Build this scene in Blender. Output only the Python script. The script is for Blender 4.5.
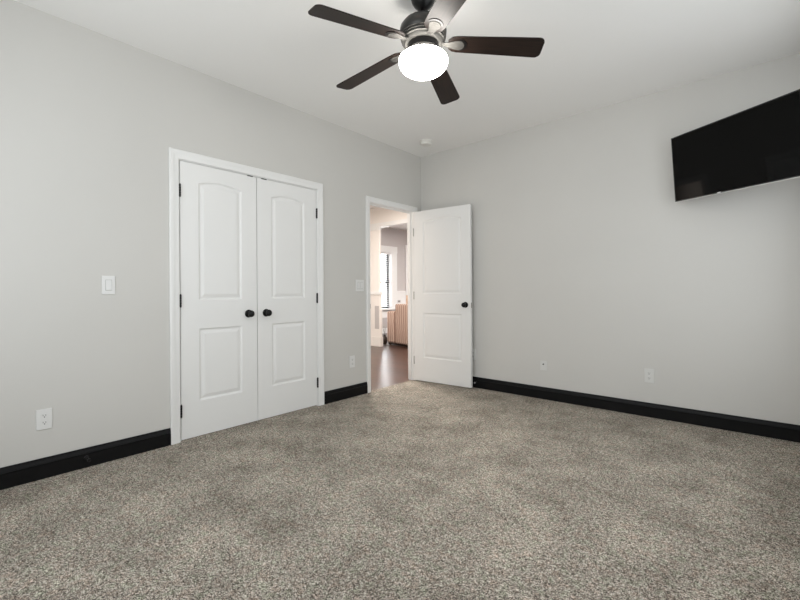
import bpy, bmesh, math, random
from math import pi, sin, cos, radians as R
from mathutils import Vector, Matrix

random.seed(7)
scene = bpy.context.scene
for o in list(bpy.data.objects):
    bpy.data.objects.remove(o)
col = scene.collection

# ------------------------------------------------------------------ camera
F_PX, YAW, ROLL, VY = 415.0135, -0.7166, -0.0062, -8.92
CAM = Vector((3.1817, -4.0604, 1.084))
fw = Vector((sin(YAW), cos(YAW), 0))
rt = Vector((cos(YAW), -sin(YAW), 0))
up = Vector((0, 0, 1))
r2 = rt * cos(ROLL) + up * sin(ROLL)
u2 = r2.cross(fw)
cd = bpy.data.cameras.new('camera')
cam = bpy.data.objects.new('camera', cd)
col.objects.link(cam)
M4 = Matrix(((r2.x, u2.x, -fw.x, CAM.x), (r2.y, u2.y, -fw.y, CAM.y), (r2.z, u2.z, -fw.z, CAM.z), (0, 0, 0, 1)))
cam.matrix_world = M4
cd.sensor_width = 36.0
cd.lens = F_PX / 800 * 36.0
cd.shift_y = VY / 800
cd.clip_start = 0.02
scene.camera = cam

# ------------------------------------------------------------------ world, lights, exposure
w = bpy.data.worlds.new('overcast_sky')
scene.world = w
w.use_nodes = True
bg = w.node_tree.nodes['Background']
bg.inputs['Color'].default_value = (0.93, 0.97, 1.0, 1)
bg.inputs['Strength'].default_value = 1.9
scene.view_settings.view_transform = 'Standard'
scene.view_settings.look = 'None'
scene.view_settings.gamma = 1.0
scene.view_settings.use_curve_mapping = False
scene.view_settings.exposure = 0.0
scene.cycles.use_denoising = True
scene.cycles.max_bounces = 12
scene.cycles.diffuse_bounces = 8
scene.cycles.sample_clamp_indirect = 6.0


def area(name, loc, rot, sx, sy, power, color=(1, 1, 1)):
    l = bpy.data.lights.new(name, 'AREA')
    l.shape = 'RECTANGLE'
    l.size, l.size_y = sx, sy
    l.energy = power
    l.color = color
    o = bpy.data.objects.new(name, l)
    o.location = loc
    o.rotation_euler = rot
    col.objects.link(o)
    return o


# area lights for daylight at two unseen windows, added to spread it evenly
area('daylight_fill_front', (1.70, -4.53, 1.50), (R(90), 0, 0), 2.5, 1.7, 17, (0.92, 0.97, 1.0))
area('daylight_fill_side', (3.58, -1.95, 1.50), (R(90), 0, R(90)), 2.9, 1.7, 6, (0.92, 0.97, 1.0))
# warm hall lamp, and an added fill light brightening the living room
area('hall_ceiling_lamp', (-1.3, 0.3, 2.68), (0, 0, 0), 0.5, 0.5, 112, (1.0, 0.935, 0.87))
area('living_fill_light', (-1.6, 4.2, 2.70), (0, 0, 0), 0.6, 0.6, 135, (1.0, 0.95, 0.91))
area('daylight_living_window', (-4.16 - 0.30, 3.38, 1.36), (R(90), 0, R(-90)), 1.9, 2.1, 330, (0.96, 0.98, 1.0))

# ------------------------------------------------------------------ room dimensions (metres)
H = 2.743
X1, Y1 = 3.55, -4.50          # inner faces of the walls behind the camera
TW = 0.095                    # wall thickness


# ------------------------------------------------------------------ materials
def newmat(name):
    m = bpy.data.materials.new(name)
    m.use_nodes = True
    nt = m.node_tree
    return m, nt, nt.nodes['Principled BSDF']


def plain(name, c, rough=0.5, metal=0.0, spec=0.5, bump=0.0, bscale=300, var=0.0, vscale=6):
    m, nt, b = newmat(name)
    b.inputs['Base Color'].default_value = (*c, 1)
    b.inputs['Roughness'].default_value = rough
    b.inputs['Metallic'].default_value = metal
    b.inputs['Specular IOR Level'].default_value = spec
    tc = nt.nodes.new('ShaderNodeTexCoord')
    if var:
        n = nt.nodes.new('ShaderNodeTexNoise')
        n.inputs['Scale'].default_value = vscale
        n.inputs['Detail'].default_value = 4
        nt.links.new(tc.outputs['Object'], n.inputs['Vector'])
        r = nt.nodes.new('ShaderNodeValToRGB')
        r.color_ramp.elements[0].position = 0.3
        r.color_ramp.elements[1].position = 0.7
        r.color_ramp.elements[0].color = (*[x * (1 - var) for x in c], 1)
        r.color_ramp.elements[1].color = (*[min(1, x * (1 + var)) for x in c], 1)
        nt.links.new(n.outputs['Fac'], r.inputs['Fac'])
        nt.links.new(r.outputs['Color'], b.inputs['Base Color'])
    if bump:
        n = nt.nodes.new('ShaderNodeTexNoise')
        n.inputs['Scale'].default_value = bscale
        n.inputs['Detail'].default_value = 2
        nt.links.new(tc.outputs['Object'], n.inputs['Vector'])
        bp = nt.nodes.new('ShaderNodeBump')
        bp.inputs['Strength'].default_value = bump
        bp.inputs['Distance'].default_value = 0.002
        nt.links.new(n.outputs['Fac'], bp.inputs['Height'])
        nt.links.new(bp.outputs['Normal'], b.inputs['Normal'])
    return m


def carpet_mat():
    m, nt, b = newmat('carpet')
    N, L = nt.nodes, nt.links
    tc = N.new('ShaderNodeTexCoord')

    def noise(scale, detail=2, rough=0.6, vec=None):
        n = N.new('ShaderNodeTexNoise')
        n.inputs['Scale'].default_value = scale
        n.inputs['Detail'].default_value = detail
        n.inputs['Roughness'].default_value = rough
        L.new(vec or tc.outputs['Object'], n.inputs['Vector'])
        return n

    def ramp(src, stops):
        r = N.new('ShaderNodeValToRGB')
        while len(r.color_ramp.elements) < len(stops):
            r.color_ramp.elements.new(0.5)
        for e, (p, c) in zip(r.color_ramp.elements, stops):
            e.position = p
            e.color = (*c, 1)
        L.new(src, r.inputs['Fac'])
        return r

    def mix(fac, a, c, mode='MIX'):
        x = N.new('ShaderNodeMix')
        x.data_type = 'RGBA'
        x.blend_type = mode
        if isinstance(fac, (int, float)):
            x.inputs['Factor'].default_value = fac
        else:
            L.new(fac, x.inputs['Factor'])
        L.new(a, x.inputs['A'])
        L.new(c, x.inputs['B'])
        return x.outputs['Result']

    tuft = noise(110, 6, 0.85)
    vo = N.new('ShaderNodeTexVoronoi')
    vo.inputs['Scale'].default_value = 380
    L.new(tc.outputs['Object'], vo.inputs['Vector'])
    sep = N.new('ShaderNodeSeparateColor')
    L.new(vo.outputs['Color'], sep.inputs['Color'])
    ad = N.new('ShaderNodeMath')
    ad.operation = 'MULTIPLY_ADD'
    L.new(sep.outputs[0], ad.inputs[0])
    ad.inputs[1].default_value = 0.42
    L.new(tuft.outputs['Fac'], ad.inputs[2])
    mid = noise(58, 4, 0.75)
    ad2 = N.new('ShaderNodeMath')
    ad2.operation = 'MULTIPLY_ADD'
    L.new(mid.outputs['Fac'], ad2.inputs[0])
    ad2.inputs[1].default_value = 0.50
    L.new(ad.outputs[0], ad2.inputs[2])
    sc = N.new('ShaderNodeMapRange')
    sc.inputs['From Min'].default_value = 0.66
    sc.inputs['From Max'].default_value = 1.26
    L.new(ad2.outputs[0], sc.inputs['Value'])
    base = ramp(sc.outputs['Result'], [(0.16, (0.035, 0.030, 0.025)), (0.38, (0.172, 0.147, 0.122)),
                                       (0.60, (0.385, 0.340, 0.292)), (0.86, (0.82, 0.755, 0.675))])
    tint = noise(22, 4, 0.7)
    tints = ramp(tint.outputs['Fac'], [(0.38, (0.92, 1.0, 0.92)), (0.5, (1, 1, 1)), (0.62, (1.0, 0.93, 0.89))])
    c1 = mix(1.0, base.outputs['Color'], tints.outputs['Color'], 'MULTIPLY')
    patch = noise(3.2, 8, 0.68)
    pr = ramp(patch.outputs['Fac'], [(0.34, (0.70, 0.69, 0.68)), (0.5, (0.94, 0.94, 0.94)), (0.66, (1.18, 1.165, 1.15))])
    c2 = mix(1.0, c1, pr.outputs['Color'], 'MULTIPLY')
    L.new(c2, b.inputs['Base Color'])
    b.inputs['Roughness'].default_value = 1.0
    b.inputs['Specular IOR Level'].default_value = 0.05
    bp = N.new('ShaderNodeBump')
    bp.inputs['Strength'].default_value = 0.7
    bp.inputs['Distance'].default_value = 0.006
    L.new(tuft.outputs['Fac'], bp.inputs['Height'])
    L.new(bp.outputs['Normal'], b.inputs['Normal'])
    return m


def wood_floor_mat():
    m, nt, b = newmat('hardwood_planks')
    N, L = nt.nodes, nt.links
    tc = N.new('ShaderNodeTexCoord')
    br = N.new('ShaderNodeTexBrick')
    br.inputs['Scale'].default_value = 1.0
    br.inputs['Brick Width'].default_value = 1.1
    br.inputs['Row Height'].default_value = 0.085
    br.inputs['Mortar Size'].default_value = 0.0016
    br.inputs['Color1'].default_value = (0.030, 0.012, 0.007, 1)
    br.inputs['Color2'].default_value = (0.068, 0.028, 0.017, 1)
    br.inputs['Mortar'].default_value = (0.025, 0.012, 0.008, 1)
    br.offset = 0.37
    L.new(tc.outputs['Object'], br.inputs['Vector'])
    mp = N.new('ShaderNodeMapping')
    mp.inputs['Scale'].default_value = (2.5, 40, 1)
    L.new(tc.outputs['Object'], mp.inputs['Vector'])
    n = N.new('ShaderNodeTexNoise')
    n.inputs['Scale'].default_value = 1.5
    n.inputs['Detail'].default_value = 5
    L.new(mp.outputs['Vector'], n.inputs['Vector'])
    r = N.new('ShaderNodeValToRGB')
    r.color_ramp.elements[0].color = (0.6, 0.6, 0.6, 1)
    r.color_ramp.elements[1].color = (1.3, 1.25, 1.2, 1)
    L.new(n.outputs['Fac'], r.inputs['Fac'])
    x = N.new('ShaderNodeMix')
    x.data_type = 'RGBA'
    x.blend_type = 'MULTIPLY'
    x.inputs['Factor'].default_value = 1.0
    L.new(br.outputs['Color'], x.inputs['A'])
    L.new(r.outputs['Color'], x.inputs['B'])
    L.new(x.outputs['Result'], b.inputs['Base Color'])
    b.inputs['Roughness'].default_value = 0.28
    b.inputs['Specular IOR Level'].default_value = 0.5
    bp = N.new('ShaderNodeBump')
    bp.inputs['Strength'].default_value = 0.25
    bp.inputs['Distance'].default_value = 0.002
    L.new(br.outputs['Fac'], bp.inputs['Height'])
    bp.invert = True
    L.new(bp.outputs['Normal'], b.inputs['Normal'])
    return m


def blade_wood_mat():
    m, nt, b = newmat('espresso_wood')
    N, L = nt.nodes, nt.links
    tc = N.new('ShaderNodeTexCoord')
    mp = N.new('ShaderNodeMapping')
    mp.inputs['Scale'].default_value = (3, 45, 3)
    L.new(tc.outputs['Object'], mp.inputs['Vector'])
    n = N.new('ShaderNodeTexNoise')
    n.inputs['Scale'].default_value = 2
    n.inputs['Detail'].default_value = 5
    L.new(mp.outputs['Vector'], n.inputs['Vector'])
    r = N.new('ShaderNodeValToRGB')
    r.color_ramp.elements[0].position = 0.3
    r.color_ramp.elements[1].position = 0.75
    r.color_ramp.elements[0].color = (0.006, 0.004, 0.003, 1)
    r.color_ramp.elements[1].color = (0.020, 0.010, 0.007, 1)
    L.new(n.outputs['Fac'], r.inputs['Fac'])
    L.new(r.outputs['Color'], b.inputs['Base Color'])
    b.inputs['Roughness'].default_value = 0.42
    b.inputs['Specular IOR Level'].default_value = 0.24
    return m


def stripe_mat():
    m, nt, b = newmat('tan_striped_fabric')
    N, L = nt.nodes, nt.links
    tc = N.new('ShaderNodeTexCoord')
    wv = N.new('ShaderNodeTexWave')
    wv.wave_type = 'BANDS'
    wv.bands_direction = 'X'
    wv.inputs['Scale'].default_value = 5.3
    wv.inputs['Distortion'].default_value = 1.6
    wv.inputs['Detail'].default_value = 2
    L.new(tc.outputs['Object'], wv.inputs['Vector'])
    r = N.new('ShaderNodeValToRGB')
    r.color_ramp.elements[0].position = 0.15
    r.color_ramp.elements[1].position = 0.75
    r.color_ramp.elements[0].color = (0.23, 0.14, 0.105, 1)
    r.color_ramp.elements[1].color = (0.54, 0.405, 0.335, 1)
    L.new(wv.outputs['Fac'], r.inputs['Fac'])
    L.new(r.outputs['Color'], b.inputs['Base Color'])
    b.inputs['Roughness'].default_value = 0.9
    return m


def emit_mat(name, c, s):
    m, nt, b = newmat(name)
    b.inputs['Base Color'].default_value = (0.9, 0.9, 0.88, 1)
    b.inputs['Roughness'].default_value = 0.25
    b.inputs['Emission Color'].default_value = (*c, 1)
    b.inputs['Emission Strength'].default_value = s
    return m


def glass_mat():
    m, nt, b = newmat('window_glass')
    b.inputs['Base Color'].default_value = (1, 1, 1, 1)
    b.inputs['Roughness'].default_value = 0.0
    b.inputs['IOR'].default_value = 1.0
    b.inputs['Transmission Weight'].default_value = 1.0
    return m


MT = dict(
    wall=plain('greige_wall_paint', (0.61, 0.60, 0.575), 0.75, 0, 0.25, bump=0.12, bscale=220, var=0.012, vscale=1.5),
    ceil=plain('flat_white_ceiling_paint', (0.86, 0.855, 0.84), 0.9, 0, 0.2, bump=0.15, bscale=160),
    white=plain('white_semigloss_paint', (0.80, 0.80, 0.79), 0.38, 0, 0.45, bump=0.03, bscale=120),
    black=plain('black_baseboard_paint', (0.004, 0.004, 0.0045), 0.45, 0, 0.2, var=0.2, vscale=12),
    blackmetal=plain('oil_rubbed_black_metal', (0.005, 0.0045, 0.0045), 0.33, 0.0, 0.3),
    pewter=plain('brushed_pewter', (0.095, 0.092, 0.086), 0.6, 0.7, 0.35, 0.5, var=0.1, vscale=30),
    housing=plain('dark_fan_housing_metal', (0.05, 0.048, 0.045), 0.32, 0.7, 0.5),
    hinge=plain('satin_hinge_metal', (0.42, 0.41, 0.39), 0.45, 0.4, 0.5),
    plate=plain('white_plastic', (0.74, 0.74, 0.73), 0.35, 0, 0.5),
    rim=plain('rocker_outline_grey', (0.42, 0.42, 0.41), 0.5),  # darker than the cover plate so the rocker outline shows
    almond=plain('pale_grey_plastic', (0.67, 0.67, 0.65), 0.4, 0, 0.4),
    slot=plain('dark_slot', (0.03, 0.03, 0.03), 0.6),
    detector=plain('offwhite_plastic', (0.78, 0.77, 0.73), 0.45),
    tvscreen=plain('black_glossy_screen', (0.002, 0.002, 0.002), 0.05, 0, 0.13),
    tvframe=plain('black_bezel_plastic', (0.010, 0.010, 0.010), 0.3),
    tvtrim=plain('silver_trim', (0.62, 0.62, 0.60), 0.4, 0.3),
    chrome=plain('light_marker_plastic', (0.8, 0.8, 0.8), 0.4),
    taupe=plain('taupe_living_room_paint', (0.52, 0.49, 0.48), 0.8, 0, 0.2, bump=0.05),
    cream=plain('cream_hall_paint', (0.82, 0.785, 0.745), 0.6, 0, 0.3, bump=0.05),
    sash=plain('dark_window_sash', (0.03, 0.03, 0.03), 0.4),
    blind=plain('white_blind_slats', (0.80, 0.80, 0.80), 0.5),
    darkwood=plain('dark_wood', (0.02, 0.012, 0.008), 0.4, var=0.3, vscale=20),
    vase=plain('dark_brown_ceramic', (0.035, 0.02, 0.014), 0.35, var=0.3, vscale=30),
    rubber=plain('grey_rubber_tip', (0.30, 0.30, 0.30), 0.6),
    pillow=plain('tan_pillow_fabric', (0.52, 0.36, 0.26), 0.9, bump=0.4, bscale=120, var=0.15, vscale=25),
    carpet=carpet_mat(), hardwood=wood_floor_mat(), blade=blade_wood_mat(), stripe=stripe_mat(),
    bowl=emit_mat('lit_frosted_glass', (1.0, 0.955, 0.89), 29.0), glass=glass_mat(),
)


# ------------------------------------------------------------------ helpers
def tag(o, label, cat, group=None, kind=None):
    o['label'] = label
    o['category'] = cat
    if group:
        o['group'] = group
    if kind:
        o['kind'] = kind
    return o


def empty(name, loc=(0, 0, 0), rot=None, mat=None):
    o = bpy.data.objects.new(name, None)
    o.empty_display_size = 0.1
    if mat is not None:
        o.matrix_world = mat
    else:
        o.location = loc
        if rot:
            o.rotation_euler = rot
    col.objects.link(o)
    return o


def link(name, bm, mat, parent=None, smooth=False, bevel=0.0, angle=40):
    bmesh.ops.recalc_face_normals(bm, faces=bm.faces[:])
    me = bpy.data.meshes.new(name)
    bm.to_mesh(me)
    bm.free()
    me.materials.append(mat)
    if smooth:
        me.polygons.foreach_set('use_smooth', [True] * len(me.polygons))
        try:
            me.set_sharp_from_angle(angle=R(angle))
        except Exception:
            pass
    o = bpy.data.objects.new(name, me)
    col.objects.link(o)
    if parent:
        o.parent = parent
    if bevel:
        bv = o.modifiers.new('bevel', 'BEVEL')
        bv.width = bevel
        bv.segments = 2
        bv.limit_method = 'ANGLE'
        bv.angle_limit = R(35)
    return o


def nb():
    return bmesh.new()


def box(bm, x0, x1, y0, y1, z0, z1, mat=None):
    vs = [bm.verts.new((x, y, z)) for x in (x0, x1) for y in (y0, y1) for z in (z0, z1)]
    for f in ((0, 1, 3, 2), (4, 6, 7, 5), (0, 4, 5, 1), (2, 3, 7, 6), (0, 2, 6, 4), (1, 5, 7, 3)):
        bm.faces.new([vs[i] for i in f])
    if mat is not None:
        bmesh.ops.transform(bm, matrix=mat, verts=vs)
    return bm


def lathe(bm, prof, seg=32, mat=None, cap=True):
    rings = []
    new = []
    for r, z in prof:
        if r < 1e-6:
            v = bm.verts.new((0, 0, z))
            rings.append([v])
            new.append(v)
        else:
            ring = [bm.verts.new((r * cos(2 * pi * k / seg), r * sin(2 * pi * k / seg), z)) for k in range(seg)]
            rings.append(ring)
            new += ring
    for a, b in zip(rings, rings[1:]):
        for k in range(seg):
            j = (k + 1) % seg
            if len(a) == 1 and len(b) == 1:
                continue
            if len(a) == 1:
                bm.faces.new((a[0], b[k], b[j]))
            elif len(b) == 1:
                bm.faces.new((a[k], a[j], b[0]))
            else:
                bm.faces.new((a[k], a[j], b[j], b[k]))
    if cap:
        for ring in (rings[0], rings[-1]):
            if len(ring) > 2:
                bm.faces.new(ring)
    if mat is not None:
        bmesh.ops.transform(bm, matrix=mat, verts=new)
    return bm


def prism(bm, pts, h0, h1, mat=None):
    """outline in local XY, extruded from z=h0 to h1"""
    a = [bm.verts.new((x, y, h0)) for x, y in pts]
    b = [bm.verts.new((x, y, h1)) for x, y in pts]
    bm.faces.new(a)
    bm.faces.new(b[::-1])
    n = len(pts)
    for k in range(n):
        bm.faces.new((a[k], a[(k + 1) % n], b[(k + 1) % n], b[k]))
    if mat is not None:
        bmesh.ops.transform(bm, matrix=mat, verts=a + b)
    return bm


def tube(bm, pts, r, seg=8):
    pts = [Vector(p) for p in pts]
    rings = []
    ref = Vector((0, 0, 1))
    for i, p in enumerate(pts):
        t = (pts[min(i + 1, len(pts) - 1)] - pts[max(i - 1, 0)]).normalized()
        n = t.cross(ref)
        if n.length < 1e-3:
            n = t.cross(Vector((0, 1, 0)))
        n.normalize()
        b = t.cross(n)
        rings.append([bm.verts.new(p + n * r * cos(2 * pi * k / seg) + b * r * sin(2 * pi * k / seg)) for k in range(seg)])
    for a, b in zip(rings, rings[1:]):
        for k in range(seg):
            bm.faces.new((a[k], a[(k + 1) % seg], b[(k + 1) % seg], b[k]))
    bm.faces.new(rings[0])
    bm.faces.new(rings[-1][::-1])
    return bm


def axis_mat(origin, zdir, xdir=None):
    z = Vector(zdir).normalized()
    x = Vector(xdir) if xdir else (Vector((0, 0, 1)) if abs(z.z) < 0.9 else Vector((1, 0, 0)))
    x = (x - z * x.dot(z)).normalized()
    y = z.cross(x)
    o = Vector(origin)
    return Matrix(((x.x, y.x, z.x, o.x), (x.y, y.y, z.y, o.y), (x.z, y.z, z.z, o.z), (0, 0, 0, 1)))


def structure(name, bm, mat, label, cat, **k):
    o = link(name, bm, mat, **k)
    return tag(o, label, cat, kind='structure')


# ------------------------------------------------------------------ room shell
# doorway and closet openings in the left wall (all at X = 0)
C0, C1, CZ = -2.839, -1.610, 2.046        # closet opening
E0, E1, EZ = -0.900, -0.150, 2.042        # entry opening
JT = 0.019                                # jamb board thickness

bm = nb()
box(bm, -0.03, X1, Y1, 0, -0.03, 0.0)
structure('floor', bm, MT['carpet'], 'speckled grey beige cut pile carpet covering the bedroom floor', 'floor')
bm = nb()
box(bm, -4.4, -0.031, -1.15, 7.0, -0.04, -0.006)
structure('floor_hall', bm, MT['hardwood'], 'glossy red brown hardwood floor beyond the open door', 'floor')
bm = nb()
box(bm, -0.115, X1 + 0.1, Y1 - 0.1, 0.1, H, H + 0.08)
structure('ceiling', bm, MT['ceil'], 'flat white bedroom ceiling', 'ceiling')
bm = nb()
box(bm, -4.4, -0.115, -1.15, 7.0, H, H + 0.08)
structure('ceiling_hall', bm, MT['ceil'], 'white ceiling of the hall and living room beyond the door', 'ceiling')

bm = nb()
for y0, y1, z0, z1 in ((Y1 - 0.1, C0 - JT, -0.04, H), (C0 - JT, C1 + JT, CZ + JT, H), (C1 + JT, E0 - JT, -0.04, H),
                       (E0 - JT, E1 + JT, EZ + JT, H), (E1 + JT, 0.0, -0.04, H)):
    box(bm, -TW, 0, y0, y1, z0, z1)
structure('wall_left', bm, MT['wall'], 'light grey bedroom wall holding the closet doors and the doorway', 'wall')
bm = nb()
box(bm, -TW, X1 + 0.1, 0, 0.115, -0.04, H)
structure('wall_back', bm, MT['wall'], 'light grey bedroom wall behind the television', 'wall')

# the two walls behind the camera, each with an unseen window sized to spread light
W1 = (0.40, 3.00, 0.62, 2.40)     # window in the front wall: x0 x1 z0 z1
W2 = (-3.45, -0.45, 0.62, 2.40)     # window in the side wall: y0 y1 z0 z1
bm = nb()
box(bm, -TW, W1[0], Y1 - 0.12, Y1, -0.04, H)
box(bm, W1[1], X1 + 0.12, Y1 - 0.12, Y1, -0.04, H)
box(bm, W1[0], W1[1], Y1 - 0.12, Y1, -0.04, W1[2])
box(bm, W1[0], W1[1], Y1 - 0.12, Y1, W1[3], H)
structure('wall_front', bm, MT['wall'], 'light grey bedroom wall with an unseen window behind the camera', 'wall')
bm = nb()
box(bm, X1, X1 + 0.12, Y1, W2[0], -0.04, H)
box(bm, X1, X1 + 0.12, W2[1], 0, -0.04, H)
box(bm, X1, X1 + 0.12, W2[0], W2[1], -0.04, W2[2])
box(bm, X1, X1 + 0.12, W2[0], W2[1], W2[3], H)
structure('wall_right', bm, MT['wall'], 'light grey bedroom side wall with an unseen window beside the camera', 'wall')


def window_frame(name, horizontal, a0, a1, z0, z1, p, label):
    """white sash frame in the plane x=p or y=p"""
    bm = nb()
    t = 0.05

    def b(a, c, e, f):
        if horizontal:
            box(bm, a, c, p - 0.03, p + 0.03, e, f)
        else:
            box(bm, p - 0.03, p + 0.03, a, c, e, f)
    b(a0, a0 + t, z0, z1)
    b(a1 - t, a1, z0, z1)
    b(a0 + t, a1 - t, z0, z0 + t)
    b(a0 + t, a1 - t, z1 - t, z1)
    b(a0 + t, a1 - t, (z0 + z1) / 2 - 0.02, (z0 + z1) / 2 + 0.02)
    m = (a0 + a1) / 2
    b(m - 0.03, m + 0.03, z0 + t, z1 - t)
    o = structure(name, bm, MT['white'], label, 'window')
    return o


window_frame('window_unseen_front', True, W1[0], W1[1], W1[2], W1[3], Y1 - 0.08, 'unseen white double window added in the bedroom front wall to spread daylight')
window_frame('window_unseen_side', False, W2[0], W2[1], W2[2], W2[3], X1 + 0.08, 'unseen white double window added in the bedroom side wall to spread daylight')


# ---- baseboards: black, with a moulded top
def baseboard(name, axis, a0, a1, label, h=0.1195):
    prof = [(0, 0), (0.0145, 0), (0.0145, h - 0.038), (0.0110, h - 0.036), (0.0110, h - 0.033), (0.0138, h - 0.031), (0.0085, h - 0.009),
            (0.0060, h - 0.007), (0.0060, h), (0, h)]
    bm = nb()
    ends = []
    for a in (a0, a1):
        if axis == 'y':      # on the left wall, thickness to +x
            ends.append([bm.verts.new((d + 0.0005, a, z)) for d, z in prof])
        else:                # on the back wall, thickness to -y
            ends.append([bm.verts.new((a, -d - 0.0005, z)) for d, z in prof])
    n = len(prof)
    for k in range(n):
        bm.faces.new((ends[0][k], ends[0][(k + 1) % n], ends[1][(k + 1) % n], ends[1][k]))
    bm.faces.new(ends[0])
    bm.faces.new(ends[1][::-1])
    return structure(name, bm, MT['black'], label, 'baseboard')


CAS = 0.066
baseboard('baseboard_left', 'y', Y1, C0 - 0.005 - CAS, 'black moulded baseboard left of the closet')
baseboard('baseboard_left.001', 'y', C1 + 0.005 + CAS, E0 - 0.003 - 0.056, 'short black moulded baseboard between closet and doorway')
baseboard('baseboard_back', 'x', 0.0, X1, 'long black moulded baseboard under the television wall')


# ---- casings and jambs
def casing(name, y0, y1, zt, x, sgn, label, w=CAS):
    """mitred three sided door casing on the plane x, standing proud towards sgn"""
    prof = [(0, 0), (0, 0.009), (0.005, 0.0125), (w * 0.45, 0.0145), (w * 0.62, 0.0175), (w - 0.006, 0.0185), (w, 0.015), (w, 0)]
    bm = nb()
    rows = []
    for d, t in prof:
        X = x + sgn * (t + 0.0003)
        rows.append([bm.verts.new((X, y0 - d, 0.0)), bm.verts.new((X, y0 - d, zt + d)),
                     bm.verts.new((X, y1 + d, zt + d)), bm.verts.new((X, y1 + d, 0.0))])
    n = len(rows)
    for k in range(n):
        a, b = rows[k], rows[(k + 1) % n]
        for j in range(3):
            bm.faces.new((a[j], a[j + 1], b[j + 1], b[j]))
    bm.faces.new([r[0] for r in rows])
    bm.faces.new([r[3] for r in rows][::-1])
    return structure(name, bm, MT['white'], label, 'door trim')


def jamb(name, y0, y1, zt, label, stop_x):
    bm = nb()
    box(bm, -TW, 0.0, y0 - JT, y0, 0, zt + JT)
    box(bm, -TW, 0.0, y1, y1 + JT, 0, zt + JT)
    box(bm, -TW, 0.0, y0, y1, zt, zt + JT)
    s = 0.011
    box(bm, stop_x - 0.03, stop_x, y0, y0 + s, 0, zt)
    box(bm, stop_x - 0.03, stop_x, y1 - s, y1, 0, zt)
    box(bm, stop_x - 0.03, stop_x, y0 + s, y1 - s, zt - s, zt)
    return structure(name, bm, MT['white'], label, 'door jamb')


casing('trim_1', C0 - 0.005, C1 + 0.005, CZ + 0.005, 0.0, 1, 'white casing around the closet double doors')
casing('trim_2', E0 - 0.003, E1 + 0.003, EZ + 0.005, 0.0, 1, 'white casing around the open bedroom doorway', 0.056)
casing('trim_3', E0 - 0.005, E1 + 0.005, EZ + 0.005, -TW, -1, 'white casing on the hall side of the doorway')
jamb('trim_4', C0, C1, CZ, 'white jamb lining the closet opening', -0.042)
jm = jamb('trim_5', E0, E1, EZ, 'white jamb lining the bedroom doorway', -0.042)
bm = nb()
box(bm, -0.030, 0.0015, E0 + 0.0002, E0 + 0.0022, 0.89, 0.95)
box(bm, -0.001, 0.004, E0 - 0.001, E0 + 0.005, 0.895, 0.945)
link('strike_plate', bm, MT['blackmetal'], jm)
# unseen closet walls behind the doors, added to block light leaks
bm = nb()
box(bm, -0.80, -0.78, -3.1, -1.35, -0.04, H)
box(bm, -0.78, -TW, -3.1, -3.08, -0.04, H)
box(bm, -0.78, -TW, -1.37, -1.35, -0.04, H)
structure('wall_closet_light_block', bm, MT['wall'], 'unseen inner walls of the closed closet, added to block light', 'wall')


# ---- two panel arch top doors
def arch_outline(x0, x1, z0, z1, rise, d, n=18):
    """closed loop, inset by d; top edge arched by rise"""
    a, b, c = x0 + d, x1 - d, z0 + d
    pts = [(a, c), (b, c)]
    hw = (x1 - x0) / 2
    for k in range(n + 1):
        x = b + (a - b) * k / n
        t = (x - (x0 + x1) / 2) / hw
        pts.append((x, z1 - d + rise * (1 - t * t)))
    return pts


def door_bm(W, Hd, T, panels):
    """slab in local coords: x 0..W, z 0..Hd, faces at y=0 (front, -y side) and y=T"""
    bm = nb()
    prof = [(0.0, 0.0), (0.004, 0.003), (0.010, 0.0075), (0.017, 0.0085), (0.022, 0.0075), (0.040, 0.0025), (0.044, 0.002)]
    outer = {}
    for side in (0, 1):
        def yy(d):
            return d if side == 0 else T - d
        ov = [bm.verts.new((x, yy(0), z)) for x, z in ((0, 0), (W, 0), (W, Hd), (0, Hd))]
        outer[side] = ov
        edges = [bm.edges.new((ov[k], ov[(k + 1) % 4])) for k in range(4)]
        for (x0, x1, z0, z1, rise) in panels:
            loops = []
            for d, dep in prof:
                loops.append([bm.verts.new((x, yy(dep), z)) for x, z in arch_outline(x0, x1, z0, z1, rise, d)])
            n = len(loops[0])
            edges += [bm.edges.new((loops[0][k], loops[0][(k + 1) % n])) for k in range(n)]
            for a, b in zip(loops, loops[1:]):
                for k in range(n):
                    bm.faces.new((a[k], a[(k + 1) % n], b[(k + 1) % n], b[k]))
            bm.faces.new(loops[-1])
        bmesh.ops.triangle_fill(bm, use_beauty=True, use_dissolve=False, edges=edges)
    for k in range(4):
        bm.faces.new((outer[0][k], outer[0][(k + 1) % 4], outer[1][(k + 1) % 4], outer[1][k]))
    return bm


def add_knob(parent, pos, out, mat=None):
    """round door knob: ball with a rosette as sub-part, axis along out"""
    mw = axis_mat(pos, out)
    bm = nb()
    lathe(bm, [(0.0105, 0.004), (0.0095, 0.024), (0.017, 0.029), (0.0255, 0.037), (0.0275, 0.046), (0.025, 0.054), (0.016, 0.060), (0.0, 0.0615)], 28, mw)
    k = link('knob', bm, MT['blackmetal'], parent, smooth=True, angle=50)
    bm = nb()
    lathe(bm, [(0.032, 0.0005), (0.0325, 0.004), (0.029, 0.0075), (0.013, 0.009), (0.0, 0.009)], 28, mw)
    link('rosette', bm, MT['blackmetal'], k, smooth=True)
    return k


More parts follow.
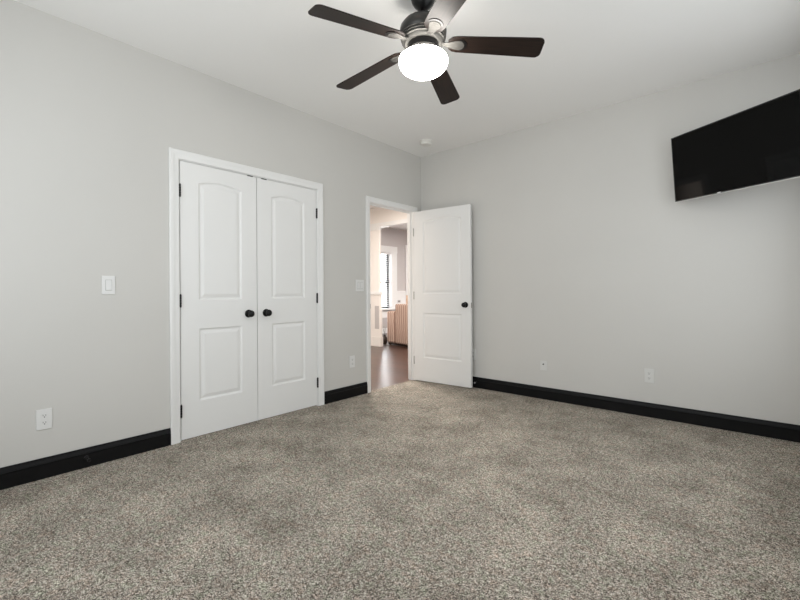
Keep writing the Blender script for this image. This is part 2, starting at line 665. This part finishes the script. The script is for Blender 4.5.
def add_hinge(parent, x, y, z, mat, leaf_dir=None, h=0.089):
    bm = nb()
    for i in range(5):
        z0 = z - h / 2 + i * h / 5
        lathe(bm, [(0.0062, z0 + 0.0008), (0.0068, z0 + 0.002), (0.0068, z0 + h / 5 - 0.002), (0.0062, z0 + h / 5 - 0.0008)], 12, Matrix.Translation((x, y, 0)))
    lathe(bm, [(0.0, z - h / 2 - 0.006), (0.004, z - h / 2 - 0.004), (0.005, z - h / 2)], 12, Matrix.Translation((x, y, 0)), cap=False)
    lathe(bm, [(0.005, z + h / 2), (0.004, z + h / 2 + 0.004), (0.0, z + h / 2 + 0.006)], 12, Matrix.Translation((x, y, 0)), cap=False)
    if leaf_dir:
        for (dx0, dx1, dy0, dy1) in leaf_dir:
            box(bm, x + dx0, x + dx1, y + dy0, y + dy1, z - h / 2, z + h / 2)
    return link('hinge', bm, mat, parent, smooth=True)


def closet_leaf(name, y0, y1, hinge_low, label):
    W, Hd, T = y1 - y0, CZ - 0.004 - 0.010, 0.035
    st = (W - 0.343) / 2
    pan = [(st, W - st, 0.262, 0.802, 0.0), (st, W - st, 1.016, 1.890, 0.030)]
    bm = door_bm(W, Hd, T, pan)
    # local (x,y,z) -> world: x along +Y, front face (y=0) at X=0.001 facing +X
    m = Matrix(((0, -1, 0, 0.001), (1, 0, 0, y0), (0, 0, 1, 0.010), (0, 0, 0, 1)))
    bmesh.ops.transform(bm, matrix=m, verts=bm.verts[:])
    d = structure(name, bm, MT['white'], label, 'closet door')
    yk = (y1 - 0.076) if hinge_low else (y0 + 0.078)
    add_knob(d, (0.001, yk, 0.907), (1, 0, 0))
    yh = (y0 - 0.003) if hinge_low else (y1 + 0.003)
    s = 1 if hinge_low else -1
    for z in (1.825, 1.023, 0.222):
        bmh = [(-0.0075, -0.0045, 0.0, s * 0.006), (-0.0075, -0.0045, -s * 0.0045, 0.0)]
        add_hinge(d, 0.0095, yh, z, MT['blackmetal'], bmh)
    yc = (y1 - 0.055) if hinge_low else (y0 + 0.065)
    bm = nb()
    box(bm, -0.024, 0.0035, yc - 0.024, yc + 0.024, CZ - 0.0080, CZ - 0.0005)
    link('ball_catch', bm, MT['blackmetal'], d)
    return d


closet_leaf('door_1', C0 + 0.004, -2.2305, True, 'left white arched panel closet door with round black knob')
closet_leaf('door_2', -2.2245, C1 - 0.004, False, 'right white arched panel closet door with round black knob')

# the bedroom door, standing open against the back wall
DW, DH, DT = 0.755, 2.030, 0.035
ang = math.atan2(0.060, 0.740)
bm = door_bm(DW, DH, DT, [(0.130, 0.642, 0.277, 0.812, 0.0), (0.130, 0.642, 1.040, 1.898, 0.030)])
dm = Matrix.Translation((0.010, -0.1585, 0.010)) @ Matrix.Rotation(ang, 4, 'Z')
d3 = structure('door_3', bm, MT['white'], 'white arched panel bedroom door standing open against the wall', 'door')
d3.matrix_world = dm
add_knob(d3, (0.692, 0.0, 0.917), (0, -1, 0))
bmk = nb()
mw = axis_mat((0.692, DT, 0.917), (0, 1, 0))
lathe(bmk, [(0.0105, 0.004), (0.0095, 0.016), (0.017, 0.021), (0.0255, 0.028), (0.0275, 0.036), (0.025, 0.043), (0.016, 0.048), (0.0, 0.049)], 28, mw)
lathe(bmk, [(0.032, 0.0005), (0.0325, 0.004), (0.029, 0.0075), (0.013, 0.009), (0.0, 0.009)], 28, mw)
link('knob', bmk, MT['blackmetal'], d3, smooth=True)
bm = nb()
box(bm, DW, DW + 0.0015, 0.005, 0.030, 0.883, 0.941)
box(bm, DW + 0.0015, DW + 0.009, 0.012, 0.023, 0.903, 0.921)
link('latch_plate', bm, MT['hinge'], d3, bevel=0.0006)
for z in (1.785, 1.020, 0.240):
    add_hinge(d3, -0.003, -0.001, z, MT['hinge'], [(0.0, 0.0035, 0.0, 0.034)])

# ------------------------------------------------------------------ hall and living room beyond the doorway
YH = 1.86
bm = nb()
box(bm, -4.4, -2.80, YH, YH + 0.14, -0.04, H)
box(bm, -2.80, -0.75, YH, YH + 0.14, 2.372, H)
box(bm, -0.75, -TW, YH, YH + 0.14, -0.04, H)
structure('wall_hall', bm, MT['cream'], 'cream header wall over the wide opening to the living room', 'wall')
bm = nb()
box(bm, -2.80, -0.75, YH - 0.016, YH, 2.372, 2.43)
box(bm, -2.80, -0.75, YH - 0.016, YH + 0.156, 2.356, 2.372)
structure('trim_6', bm, MT['white'], 'cream trim along the bottom of the hall header', 'trim')

# pedestal and column on the left of that opening
t = empty('half_column', (-2.70, YH + 0.07, -0.006))
tag(t, 'white panelled pedestal with square column at the living room opening', 'column', kind='structure')


def part(name, bx, mat, parent, bevel=0.0):
    bm = nb()
    for b in bx:
        box(bm, *b)
    return link(name, bm, mat, parent, bevel=bevel)


part('plinth', [(-0.24, 0.250, -0.12, -0.035, 0.0, 0.19)], MT['cream'], t, 0.004)
ped = part('pedestal', [(-0.22, 0.235, -0.10, -0.045, 0.19, 1.02)], MT['cream'], t, 0.003)
part('panel', [(0.085, 0.200, -0.103, -0.100, 0.345, 0.80)], MT['taupe'], ped)
part('pedestal_cap', [(-0.24, 0.250, -0.115, -0.035, 1.02, 1.085)], MT['white'], t, 0.004)
part('column_shaft', [(-0.07, 0.212, -0.095, -0.045, 1.085, 2.30)], MT['cream'], t, 0.003)
part('capital', [(-0.085, 0.222, -0.105, -0.040, 2.30, 2.36)], MT['white'], t, 0.004)

# living room shell
XF = -4.16
WY0, WY1, WZ0, WZ1 = 2.75, 4.01, 0.63, 2.085
VY0, VY1, VZ0, VZ1 = 4.80, 5.60, 0.63, 2.14
bm = nb()
box(bm, XF - 0.14, XF, -1.15, WY0, -0.04, H)
box(bm, XF - 0.14, XF, WY0, WY1, -0.04, WZ0)
box(bm, XF - 0.14, XF, WY0, WY1, WZ1, H)
box(bm, XF - 0.14, XF, WY1, VY0, -0.04, H)
box(bm, XF - 0.14, XF, VY0, VY1, -0.04, VZ0)
box(bm, XF - 0.14, XF, VY0, VY1, VZ1, H)
box(bm, XF - 0.14, XF, VY1, 7.0, -0.04, H)
structure('wall_living', bm, MT['taupe'], 'taupe far wall of the living room around its windows', 'wall')
bm = nb()
box(bm, XF, 0.0, 6.9, 7.0, -0.04, H)
box(bm, -TW, 0.0, 0.115, 6.9, -0.04, H)
structure('wall_living.001', bm, MT['taupe'], 'taupe side walls closing the living room', 'wall')
bm = nb()
box(bm, XF, -TW, -1.15, -1.10, -0.04, H)
structure('wall_hall.001', bm, MT['cream'], 'cream end wall of the hall', 'wall')
bm = nb()
box(bm, XF, XF + 0.012, YH + 0.14, 6.9, 0.0, 0.58)
box(bm, XF, XF + 0.012, YH + 0.14, WY0, 0.58, 1.05)
box(bm, XF, XF + 0.012, WY1, VY0, 0.58, 1.05)
box(bm, XF, XF + 0.012, VY1, 6.9, 0.58, 1.05)
box(bm, XF, XF + 0.035, YH + 0.14, 3.975 - 0.001, 0.585, 0.628)
box(bm, XF, XF + 0.028, 4.222, 4.575, 1.05, 1.09)
box(bm, XF, XF + 0.024, YH + 0.14, 6.9, 0.0, 0.10)
structure('trim_7', bm, MT['white'], 'white wainscot with chair rail on the living room wall', 'wainscot')
bm = nb()
box(bm, XF + 0.012, XF + 0.016, 3.66, 3.85, 0.135, 0.40)
structure('trim_8', bm, MT['taupe'], 'taupe wainscot panel below the far window', 'panel')


def living_window(name, y0, y1, z0, z1, cw, ch, label, blinds):
    bm = nb()
    box(bm, XF + 0.012, XF + 0.034, y0 - cw, y0, z0 - 0.05, z1)
    box(bm, XF + 0.012, XF + 0.034, y1, y1 + cw, z0 - 0.05, z1)
    box(bm, XF + 0.012, XF + 0.040, y0 - cw - 0.01, y1 + cw + 0.01, z1, z1 + ch)
    box(bm, XF + 0.012, XF + 0.070, y0 - cw - 0.01, y1 + cw + 0.01, z0 - 0.03, z0)
    box(bm, XF - 0.13, XF + 0.012, y0, y0 + 0.012, z0, z1)
    box(bm, XF - 0.13, XF + 0.012, y1 - 0.012, y1, z0, z1)
    o = structure(name, bm, MT['white'], label, 'window')
    bm = nb()
    a, b = y0 + 0.012, y1 - 0.012
    box(bm, XF - 0.11, XF - 0.07, a, a + 0.055, z0, z1)
    box(bm, XF - 0.11, XF - 0.07, b - 0.085, b, z0, z1)
    box(bm, XF - 0.11, XF - 0.07, a, b, z0, z0 + 0.05)
    box(bm, XF - 0.11, XF - 0.07, a, b, z1 - 0.03, z1)
    zm = 1.325
    box(bm, XF - 0.11, XF - 0.06, a, b, zm - 0.025, zm + 0.02)
    link('sash', bm, MT['sash'], o)
    bm = nb()
    box(bm, XF - 0.093, XF - 0.090, a + 0.02, b - 0.02, z0 + 0.02, z1 - 0.02)
    link('pane', bm, MT['glass'], o)
    bl = None
    if blinds:
        n = int((z1 - z0) / 0.05)
        sl = nb()
        for k in range(n):
            zc = z1 - 0.05 - k * 0.05
            box(sl, -0.022, 0.022, a + 0.004, b - 0.004, -0.0012, 0.0012,
                Matrix.Translation((XF - 0.025, 0, zc)) @ Matrix.Rotation(R(12), 4, 'Y'))
        bl = link('window_blind', sl, MT['blind'])
        tag(bl, 'white slatted blind hanging in the living room window', 'blind')
        hr = nb()
        box(hr, XF - 0.05, XF - 0.002, a + 0.002, b - 0.002, z1 - 0.038, z1)
        link('headrail', hr, MT['blind'], bl)
        for yc in (3.78, a + 0.25):
            cdm = nb()
            tube(cdm, [(XF - 0.001, yc, z0 + 0.03), (XF - 0.001, yc, z1 - 0.03)], 0.004, 6)
            link('ladder_cord', cdm, MT['blind'], bl)
    return o


living_window('window_3', WY0, WY1, WZ0, WZ1, 0.205, 0.17, 'bright white cased window in the living room beyond the door', True)
living_window('window_4', VY0, VY1, VZ0, VZ1, 0.215, 0.20, 'second white cased window at the edge of the doorway view', False)

# ------------------------------------------------------------------ sofa, vase, outlet in the living room
so = empty('sofa', (-2.585, 2.14, -0.006), (0, 0, R(-8.5)))
tag(so, 'tan vertical striped sofa seen from behind in the living room', 'sofa')


def soft_box(bm, x0, x1, y0, y1, z0, z1, r=0.03):
    b2 = nb()
    box(b2, x0, x1, y0, y1, z0, z1)
    bmesh.ops.bevel(b2, geom=b2.edges[:], offset=r, segments=4, profile=0.5, affect='EDGES')
    me = bpy.data.meshes.new('tmp')
    b2.to_mesh(me)
    b2.free()
    bm.from_mesh(me)
    bpy.data.meshes.remove(me)


SL = 1.75
bm = nb()
soft_box(bm, 0.255, SL - 0.255, 0.0, 0.20, 0.045, 0.835, 0.035)
link('backrest', bm, MT['stripe'], so, smooth=True)
for x0 in (0.0, SL - 0.25):
    bm = nb()
    soft_box(bm, x0, x0 + 0.25, -0.005, 0.88, 0.045, 0.685, 0.045)
    link('armrest', bm, MT['stripe'], so, smooth=True)
bm = nb()
soft_box(bm, 0.252, SL - 0.252, 0.20, 0.86, 0.06, 0.44, 0.03)
link('seat', bm, MT['stripe'], so, smooth=True)
bm = nb()
box(bm, 0.02, SL - 0.02, 0.02, 0.86, 0.020, 0.048)
link('base_rail', bm, MT['darkwood'], so)
for x in (0.05, SL * 0.33, SL * 0.66, SL - 0.05):
    for y in (0.05, 0.82):
        bm = nb()
        lathe(bm, [(0.022, 0.0), (0.03, 0.021)], 12, Matrix.Translation((x, y, 0)))
        link('leg', bm, MT['darkwood'], so, smooth=True)


def pillow_bm(w, h, t, n=12):
    bm = nb()
    grid = {}
    for s in (0, 1):
        for i in range(n + 1):
            for j in range(n + 1):
                u, v = i / n * 2 - 1, j / n * 2 - 1
                bul = ((1 - u ** 4) * (1 - v ** 4)) ** 0.5
                if s and (i in (0, n) or j in (0, n)):
                    grid[s, i, j] = grid[0, i, j]
                    continue
                pinch = 1 - 0.06 * (1 - abs(u)) * abs(v) - 0.06 * (1 - abs(v)) * abs(u)
                grid[s, i, j] = bm.verts.new((u * w / 2 * pinch, (-1 if s == 0 else 1) * t / 2 * bul, v * h / 2 * pinch))
        for i in range(n):
            for j in range(n):
                f = [grid[s, i, j], grid[s, i + 1, j], grid[s, i + 1, j + 1], grid[s, i, j + 1]]
                bm.faces.new(f if s == 0 else f[::-1])
    return bm


bm = pillow_bm(0.50, 0.50, 0.14)
pl = link('pillow', bm, MT['pillow'], smooth=True)
pl.location = (-2.04, 2.375, 0.75)
pl.rotation_euler = (R(2), 0, R(-8.5))
tag(pl, 'tan throw pillow poking above the back of the striped sofa', 'pillow')

va = empty('vase', (-2.71, 2.21, -0.006))
tag(va, 'small dark brown vase on the hardwood beside the striped sofa', 'vase')
bm = nb()
lathe(bm, [(0.035, 0.0), (0.045, 0.01), (0.062, 0.07), (0.055, 0.125), (0.026, 0.155), (0.024, 0.175), (0.032, 0.185), (0.026, 0.185), (0.02, 0.16)], 24)
link('vase_body', bm, MT['vase'], va, smooth=True)
for dx, dy, hh in ((0.02, 0.01, 0.34), (-0.03, 0.0, 0.30), (0.0, -0.02, 0.36)):
    bm = nb()
    tube(bm, [(0, 0, 0.15), (dx * 0.4, dy * 0.4, 0.22), (dx, dy, hh)], 0.0025, 6)
    link('twig', bm, MT['darkwood'], va)


# ------------------------------------------------------------------ wall plates
def plate_frame(loc, wall):
    """local x across, y out of the wall, z up"""
    if wall == 'left':      # out = +X ; across = +Y
        return Matrix(((0, 1, 0, loc[0]), (1, 0, 0, loc[1]), (0, 0, 1, loc[2]), (0, 0, 0, 1)))
    return Matrix(((1, 0, 0, loc[0]), (0, -1, 0, loc[1]), (0, 0, 1, loc[2]), (0, 0, 0, 1)))


def wbox(name, bxs, m, mat, parent, bevel=0.0):
    bm = nb()
    for b in bxs:
        box(bm, *b)
    bmesh.ops.transform(bm, matrix=m, verts=bm.verts[:])
    return link(name, bm, mat, parent, bevel=bevel)


def screw(m, x, z, parent):
    bm = nb()
    lathe(bm, [(0.0034, 0.0), (0.003, 0.0012), (0.0, 0.0014)], 12, m @ axis_mat((x, 0.0062, z), (0, 1, 0)))
    link('screw', bm, MT['plate'], parent, smooth=True)


def outlet(loc, wall, label, group=None, pm='plate'):
    root = empty('wall_outlet', loc)
    tag(root, label, 'outlet', group)
    m = Matrix.Translation(-Vector(loc)) @ plate_frame(loc, wall)
    wbox('cover_plate', [(-0.0365, 0.0365, 0.0004, 0.0062, -0.060, 0.060)], m, MT[pm], root, 0.0022)
    for zc in (0.0205, -0.0205):
        bm = nb()
        pts = []
        for k in range(28):
            a = 2 * pi * k / 28
            pts.append((0.0172 * cos(a), max(-0.0125, min(0.0125, 0.0172 * sin(a)))))
        prism(bm, pts, 0, 0.0026, m @ Matrix(((1, 0, 0, 0), (0, 0, 1, 0.006), (0, 1, 0, zc), (0, 0, 0, 1))))
        rc = link('receptacle', bm, MT[pm], root)
        bm = nb()
        for x0 in (-0.0072, 0.0050):
            box(bm, x0, x0 + 0.0022, 0.0084, 0.0090, zc - 0.001, zc + 0.0075)
        prism(bm, [(0.003 * cos(2 * pi * k / 12), 0.003 * sin(2 * pi * k / 12)) for k in range(12)], 0, 0.0006,
              Matrix(((1, 0, 0, 0), (0, 0, 1, 0.0084), (0, 1, 0, zc - 0.0065), (0, 0, 0, 1))))
        bmesh.ops.transform(bm, matrix=m, verts=bm.verts[:])
        link('slots', bm, MT['slot'], rc)
    screw(m, 0, 0, root)
    return root


def rocker_switch(loc, wall, gangs, label):
    root = empty('light_switch', loc)
    tag(root, label, 'light switch')
    m = Matrix.Translation(-Vector(loc)) @ plate_frame(loc, wall)
    hw = 0.0365 if gangs == 1 else 0.058
    wbox('cover_plate', [(-hw, hw, 0.0004, 0.0062, -0.060, 0.060)], m, MT['plate'], root, 0.0022)
    for g in range(gangs):
        xc = 0 if gangs == 1 else (-0.023 if g == 0 else 0.023)
        wbox('switch_frame', [(xc - 0.0175, xc + 0.0175, 0.0058, 0.0066, -0.035, 0.035)], m, MT['rim'], root)
        mm = m @ Matrix.Translation((xc, 0.0066, 0)) @ Matrix.Rotation(R(4), 4, 'X')
        wbox('rocker', [(-0.0155, 0.0155, -0.003, 0.0042, -0.0325, 0.0325)], mm, MT['plate'], root, 0.001)
        for zc in (0.048, -0.048):
            screw(m, xc, zc, root)
    return root


rocker_switch((0, -3.276, 1.134), 'left', 1, 'white single rocker light switch left of the closet doors')
rocker_switch((0, -1.052, 1.146), 'left', 2, 'white double rocker light switch beside the bedroom doorway')
outlet((0, -3.598, 0.345), 'left', 'white duplex outlet low on the wall left of the closet')
outlet((0, -1.167, 0.362), 'left', 'white duplex outlet between closet and doorway, above short baseboard')
outlet((2.457, 0, 0.350), 'back', 'white duplex outlet low on the wall, below the television', pm='almond')
outlet((0.733, 0, 0.368), 'back', 'white outlet half hidden behind the open door edge', pm='almond')

cx = empty('cable_plate', (1.540, 0, 0.335))
tag(cx, 'small white cable jack plate right of the open door', 'wall plate')
m = Matrix.Translation(-Vector((1.540, 0, 0.335))) @ plate_frame((1.540, 0, 0.335), 'back')
wbox('cover_plate', [(-0.034, 0.034, 0.0004, 0.0062, -0.050, 0.045)], m, MT['almond'], cx, 0.0022)
bm = nb()
lathe(bm, [(0.0065, 0.0), (0.0065, 0.006), (0.0045, 0.0065), (0.0045, 0.014), (0.0, 0.014)], 14, m @ axis_mat((0.0, 0.006, 0.012), (0, 1, 0)))
link('coaxial_jack', bm, MT['blackmetal'], cx, smooth=True)

lo = empty('wall_outlet', (XF + 0.012, 4.31, 0.81))
tag(lo, 'tiny grey outlet plate on the living room wainscot above the sofa', 'outlet')
wbox('cover_plate', [(0.0, 0.006, -0.058, 0.058, -0.036, 0.036)], Matrix.Identity(4), MT['taupe'], lo, 0.001)
wbox('receptacle', [(0.006, 0.008, -0.03, -0.01, -0.014, 0.014), (0.006, 0.008, 0.01, 0.03, -0.014, 0.014)], Matrix.Identity(4), MT['slot'], lo)


# ------------------------------------------------------------------ doorstops on the baseboards
def doorstop(loc, out, label, tipmat, length=0.075):
    root = empty('doorstop', loc)
    tag(root, label, 'doorstop')
    m = axis_mat((0, 0, 0), out)
    bm = nb()
    lathe(bm, [(0.0, 0.0), (0.013, 0.0), (0.013, 0.004), (0.008, 0.008), (0.0, 0.008)], 18, m)
    link('base_cup', bm, MT['blackmetal'], root, smooth=True)
    bm = nb()
    n = 90
    pts = [m @ Vector((0.0062 * cos(k * 0.75), 0.0062 * sin(k * 0.75), 0.006 + (length - 0.020) * k / n)) for k in range(n + 1)]
    tube(bm, pts, 0.0015, 5)
    link('spring', bm, MT['blackmetal'], root, smooth=True)
    bm = nb()
    lathe(bm, [(0.0, length - 0.018), (0.008, length - 0.018), (0.0095, length - 0.012), (0.0095, length - 0.003), (0.006, length), (0.0, length)], 18, m)
    link('rubber_tip', bm, tipmat, root, smooth=True)
    return root


doorstop((0.0150, -3.40, 0.062), (1, 0, 0), 'black spring doorstop on the baseboard left of the closet', MT['blackmetal'], 0.07)
doorstop((0.780, -0.0150, 0.062), (0, -1, 0), 'grey tipped doorstop on the baseboard beside the open door', MT['rubber'], 0.045)

# ------------------------------------------------------------------ smoke detector
sd = empty('smoke_detector', (0.388, -0.40, H))
tag(sd, 'round off-white smoke detector on the ceiling near the corner', 'smoke detector')
bm = nb()
lathe(bm, [(0.0, -0.0005), (0.070, -0.0005), (0.070, -0.010), (0.066, -0.013), (0.0, -0.013)], 40)
link('mounting_base', bm, MT['detector'], sd, smooth=True)
bm = nb()
lathe(bm, [(0.060, -0.013), (0.062, -0.018), (0.060, -0.036), (0.054, -0.043), (0.030, -0.046), (0.0, -0.046)], 40)
for k in range(20):
    a = 2 * pi * k / 20
    box(bm, 0.0605, 0.0635, -0.003, 0.003, -0.034, -0.018, Matrix.Rotation(a, 4, 'Z'))
link('sensor_cover', bm, MT['detector'], sd, smooth=True)
bm = nb()
lathe(bm, [(0.010, -0.046), (0.009, -0.0485), (0.0, -0.0488)], 16, Matrix.Translation((0.018, 0, 0)))
link('test_button', bm, MT['plate'], sd, smooth=True)

# ------------------------------------------------------------------ ceiling fan
FX, FY, ZB = 1.754, -2.210, 2.478
fan = empty('ceiling_fan', (FX, FY, H))
tag(fan, 'five blade dark wood ceiling fan with lit white bowl light', 'ceiling fan')
dz = -H


def fl(name, prof, mat, parent=fan, seg=48, ang=35):
    bm = nb()
    lathe(bm, [(r, z + dz) for r, z in prof], seg)
    return link(name, bm, mat, parent, smooth=True, angle=ang)


fl('canopy', [(0.0, H - 0.0005), (0.066, H - 0.0005), (0.068, 2.728), (0.062, 2.706), (0.048, 2.684), (0.030, 2.668), (0.020, 2.660), (0.0, 2.660)], MT['blackmetal'])
fl('downrod', [(0.0125, 2.665), (0.0125, 2.585)], MT['blackmetal'])
hs = fl('motor_housing', [(0.0, 2.622), (0.025, 2.622), (0.030, 2.610), (0.075, 2.602), (0.110, 2.586), (0.128, 2.562), (0.132, 2.540), (0.130, 2.522), (0.124, 2.514)], MT['housing'])
fl('ribbed_band', [(0.124, 2.516), (0.129, 2.513), (0.129, 2.509), (0.122, 2.507), (0.122, 2.504), (0.126, 2.501), (0.126, 2.497), (0.119, 2.495), (0.119, 2.492), (0.122, 2.489),
                   (0.122, 2.485), (0.114, 2.482), (0.108, 2.472), (0.100, 2.466), (0.0, 2.466)], MT['pewter'], hs, ang=25)
fl('flywheel', [(0.0, 2.467), (0.088, 2.467), (0.088, 2.440), (0.0, 2.440)], MT['blackmetal'])
fit = fl('light_fitter', [(0.0, 2.441), (0.080, 2.441), (0.086, 2.434), (0.084, 2.426), (0.060, 2.420), (0.062, 2.412), (0.098, 2.404), (0.104, 2.398), (0.104, 2.390), (0.0, 2.390)], MT['pewter'], ang=25)
for k in range(3):
    a = 0.6 + k * 2 * pi / 3
    bm = nb()
    lathe(bm, [(0.006, 0.0), (0.007, 0.010), (0.0, 0.012)], 12, axis_mat((0.103 * cos(a), 0.103 * sin(a), 2.394 + dz), (cos(a), sin(a), 0)))
    link('thumb_screw', bm, MT['pewter'], fit, smooth=True)
fl('lamp_shade', [(0.0, 2.4020), (0.100, 2.4020), (0.124, 2.3970), (0.136, 2.3850), (0.139, 2.3690), (0.134, 2.3510), (0.120, 2.3310), (0.096, 2.3140), (0.066, 2.3030), (0.033, 2.2970), (0.0, 2.2960)], MT['bowl'], ang=80)


def blade_outline():
    pts = []
    r0, r1, w0, w1 = 0.140, 0.662, 0.056, 0.069
    pts += [(r0, -0.030), (r0 + 0.022, -w0 + 0.006), (r0 + 0.05, -w0)]
    c = 0.032
    for k in range(7):
        a = -pi / 2 + k * pi / 12
        pts.append((r1 - c + c * cos(a), -w1 + c + c * sin(a)))
    for k in range(7):
        a = k * pi / 12
        pts.append((r1 - c + c * cos(a), w1 - c + c * sin(a)))
    pts += [(r0 + 0.05, w0), (r0 + 0.022, w0 - 0.006), (r0, 0.030)]
    return pts


PITCH = -12.0
bmB = nb()
prism(bmB, blade_outline(), -0.003, 0.003)
bmI = nb()
plate = [(0.120, -0.014), (0.150, -0.020), (0.175, -0.028), (0.200, -0.033), (0.216, -0.028), (0.227, -0.014), (0.230, 0.0),
         (0.227, 0.014), (0.216, 0.028), (0.200, 0.033), (0.175, 0.028), (0.150, 0.020), (0.120, 0.014)]
prism(bmI, plate, -0.0085, -0.0032)
arm = [(0.080, -0.012), (0.130, -0.014), (0.130, 0.014), (0.080, 0.012)]
aa = [bmI.verts.new((x, y, z)) for x, y in arm for z in ((-0.0035 + (0.130 - x) * 0.34, -0.0095 + (0.130 - x) * 0.30))]
for f in ((0, 2, 4, 6), (1, 7, 5, 3), (0, 1, 3, 2), (2, 3, 5, 4), (4, 5, 7, 6), (6, 7, 1, 0)):
    bmI.faces.new([aa[i] for i in f])
bmC = nb()  # dark crescent piece standing in for the shadowed gap at the iron's tip
cres = [(0.2475 + 0.0 * k, 0) for k in range(0)]
for k in range(13):
    a = -1.25 + 2.5 * k / 12
    cres.append((0.197 + 0.048 * cos(a), 0.042 * sin(a)))
for k in range(13):
    a = 1.25 - 2.5 * k / 12
    cres.append((0.193 + 0.036 * cos(a), 0.034 * sin(a)))
prism(bmC, cres, -0.0062, -0.0031)
PH = 4.44
first = None
for k in range(5):
    a = PH - k * 2 * pi / 5
    if first is None:
        b = link('blade', bmB, MT['blade'], fan, bevel=0.001)
        i = link('blade_iron', bmI, MT['pewter'], b, bevel=0.0015)
        c = link('crescent_gap_shadow', bmC, MT['blackmetal'], b)
        first = (b, i, c)
    else:
        b = first[0].copy()
        col.objects.link(b)
        b.parent = fan
        for q in first[1:]:
            d = q.copy()
            col.objects.link(d)
            d.parent = b
    b.matrix_local = Matrix.Translation((0, 0, ZB + dz)) @ Matrix.Rotation(a, 4, 'Z') @ Matrix.Rotation(R(4.4), 4, 'Y') @ Matrix.Rotation(R(PITCH), 4, 'X')

# ------------------------------------------------------------------ television on its swivel mount
TH, TWd = 0.50, 0.889
a, tl, rl = -0.644, 0.108, -0.033
ax = Vector((cos(a), sin(a), 0))
n0 = Vector((sin(a), -cos(a), 0))
upv = up * cos(tl) + n0 * sin(tl)
TX = ax * cos(rl) + upv * sin(rl)
TU = upv * cos(rl) - ax * sin(rl)
TN = TU.cross(TX)            # points behind the screen
BL = Vector((2.666, -0.118, 1.781))
tvm = Matrix(((TX.x, TN.x, TU.x, BL.x), (TX.y, TN.y, TU.y, BL.y), (TX.z, TN.z, TU.z, BL.z), (0, 0, 0, 1)))
tv = empty('television', mat=tvm)
tag(tv, 'black flat screen television swivelled out from the wall', 'television')
part('bezel', [(0, TWd, 0.0, 0.028, 0, 0.0075), (0, TWd, 0.0, 0.028, TH - 0.0065, TH), (0, 0.0065, 0.0, 0.028, 0.0075, TH - 0.0065),
               (TWd - 0.0065, TWd, 0.0, 0.028, 0.0075, TH - 0.0065)], MT['tvframe'], tv)
part('screen', [(0.0065, TWd - 0.0065, 0.0015, 0.02, 0.0075, TH - 0.0065)], MT['tvscreen'], tv)
part('rear_cover', [(0.005, TWd - 0.005, 0.02, 0.030, 0.005, TH - 0.005), (0.16, TWd - 0.16, 0.030, 0.058, 0.05, TH - 0.12)], MT['tvframe'], tv, 0.004)
part('bottom_trim', [(0.004, TWd - 0.004, -0.0006, 0.026, -0.0030, 0.0002)], MT['tvtrim'], tv)
lg = part('maker_mark', [(0.352, 0.374, -0.0030, 0.0, 0.0008, 0.0066)], MT['chrome'], tv)
# mount: plate on the wall, folding arm, plate on the set
inv = tvm.inverted()
C0w = tvm @ Vector((TWd / 2, 0.058, TH / 2))
bm = nb()
box(bm, 0.30, 0.59, 0.058, 0.066, 0.17, 0.33)
mt = link('mount_plate', bm, MT['blackmetal'], tv)
bm = nb()
box(bm, C0w.x - 0.21, C0w.x - 0.11, -0.014, -0.0005, C0w.z - 0.13, C0w.z + 0.13)
bmesh.ops.transform(bm, matrix=inv, verts=bm.verts[:])
link('wall_bracket', bm, MT['blackmetal'], tv)
bm = nb()
pA = Vector((C0w.x - 0.16, -0.012, C0w.z))
pB = Vector((C0w.x + 0.16, -0.13, C0w.z))
pC = tvm @ Vector((TWd / 2, 0.064, TH / 2))
for zo in (-0.035, 0.035):
    tube(bm, [pA + up * zo, pB + up * zo, pC + up * zo * 0.8], 0.011, 8)
bmesh.ops.transform(bm, matrix=inv, verts=bm.verts[:])
link('swivel_arm', bm, MT['blackmetal'], tv, smooth=True)
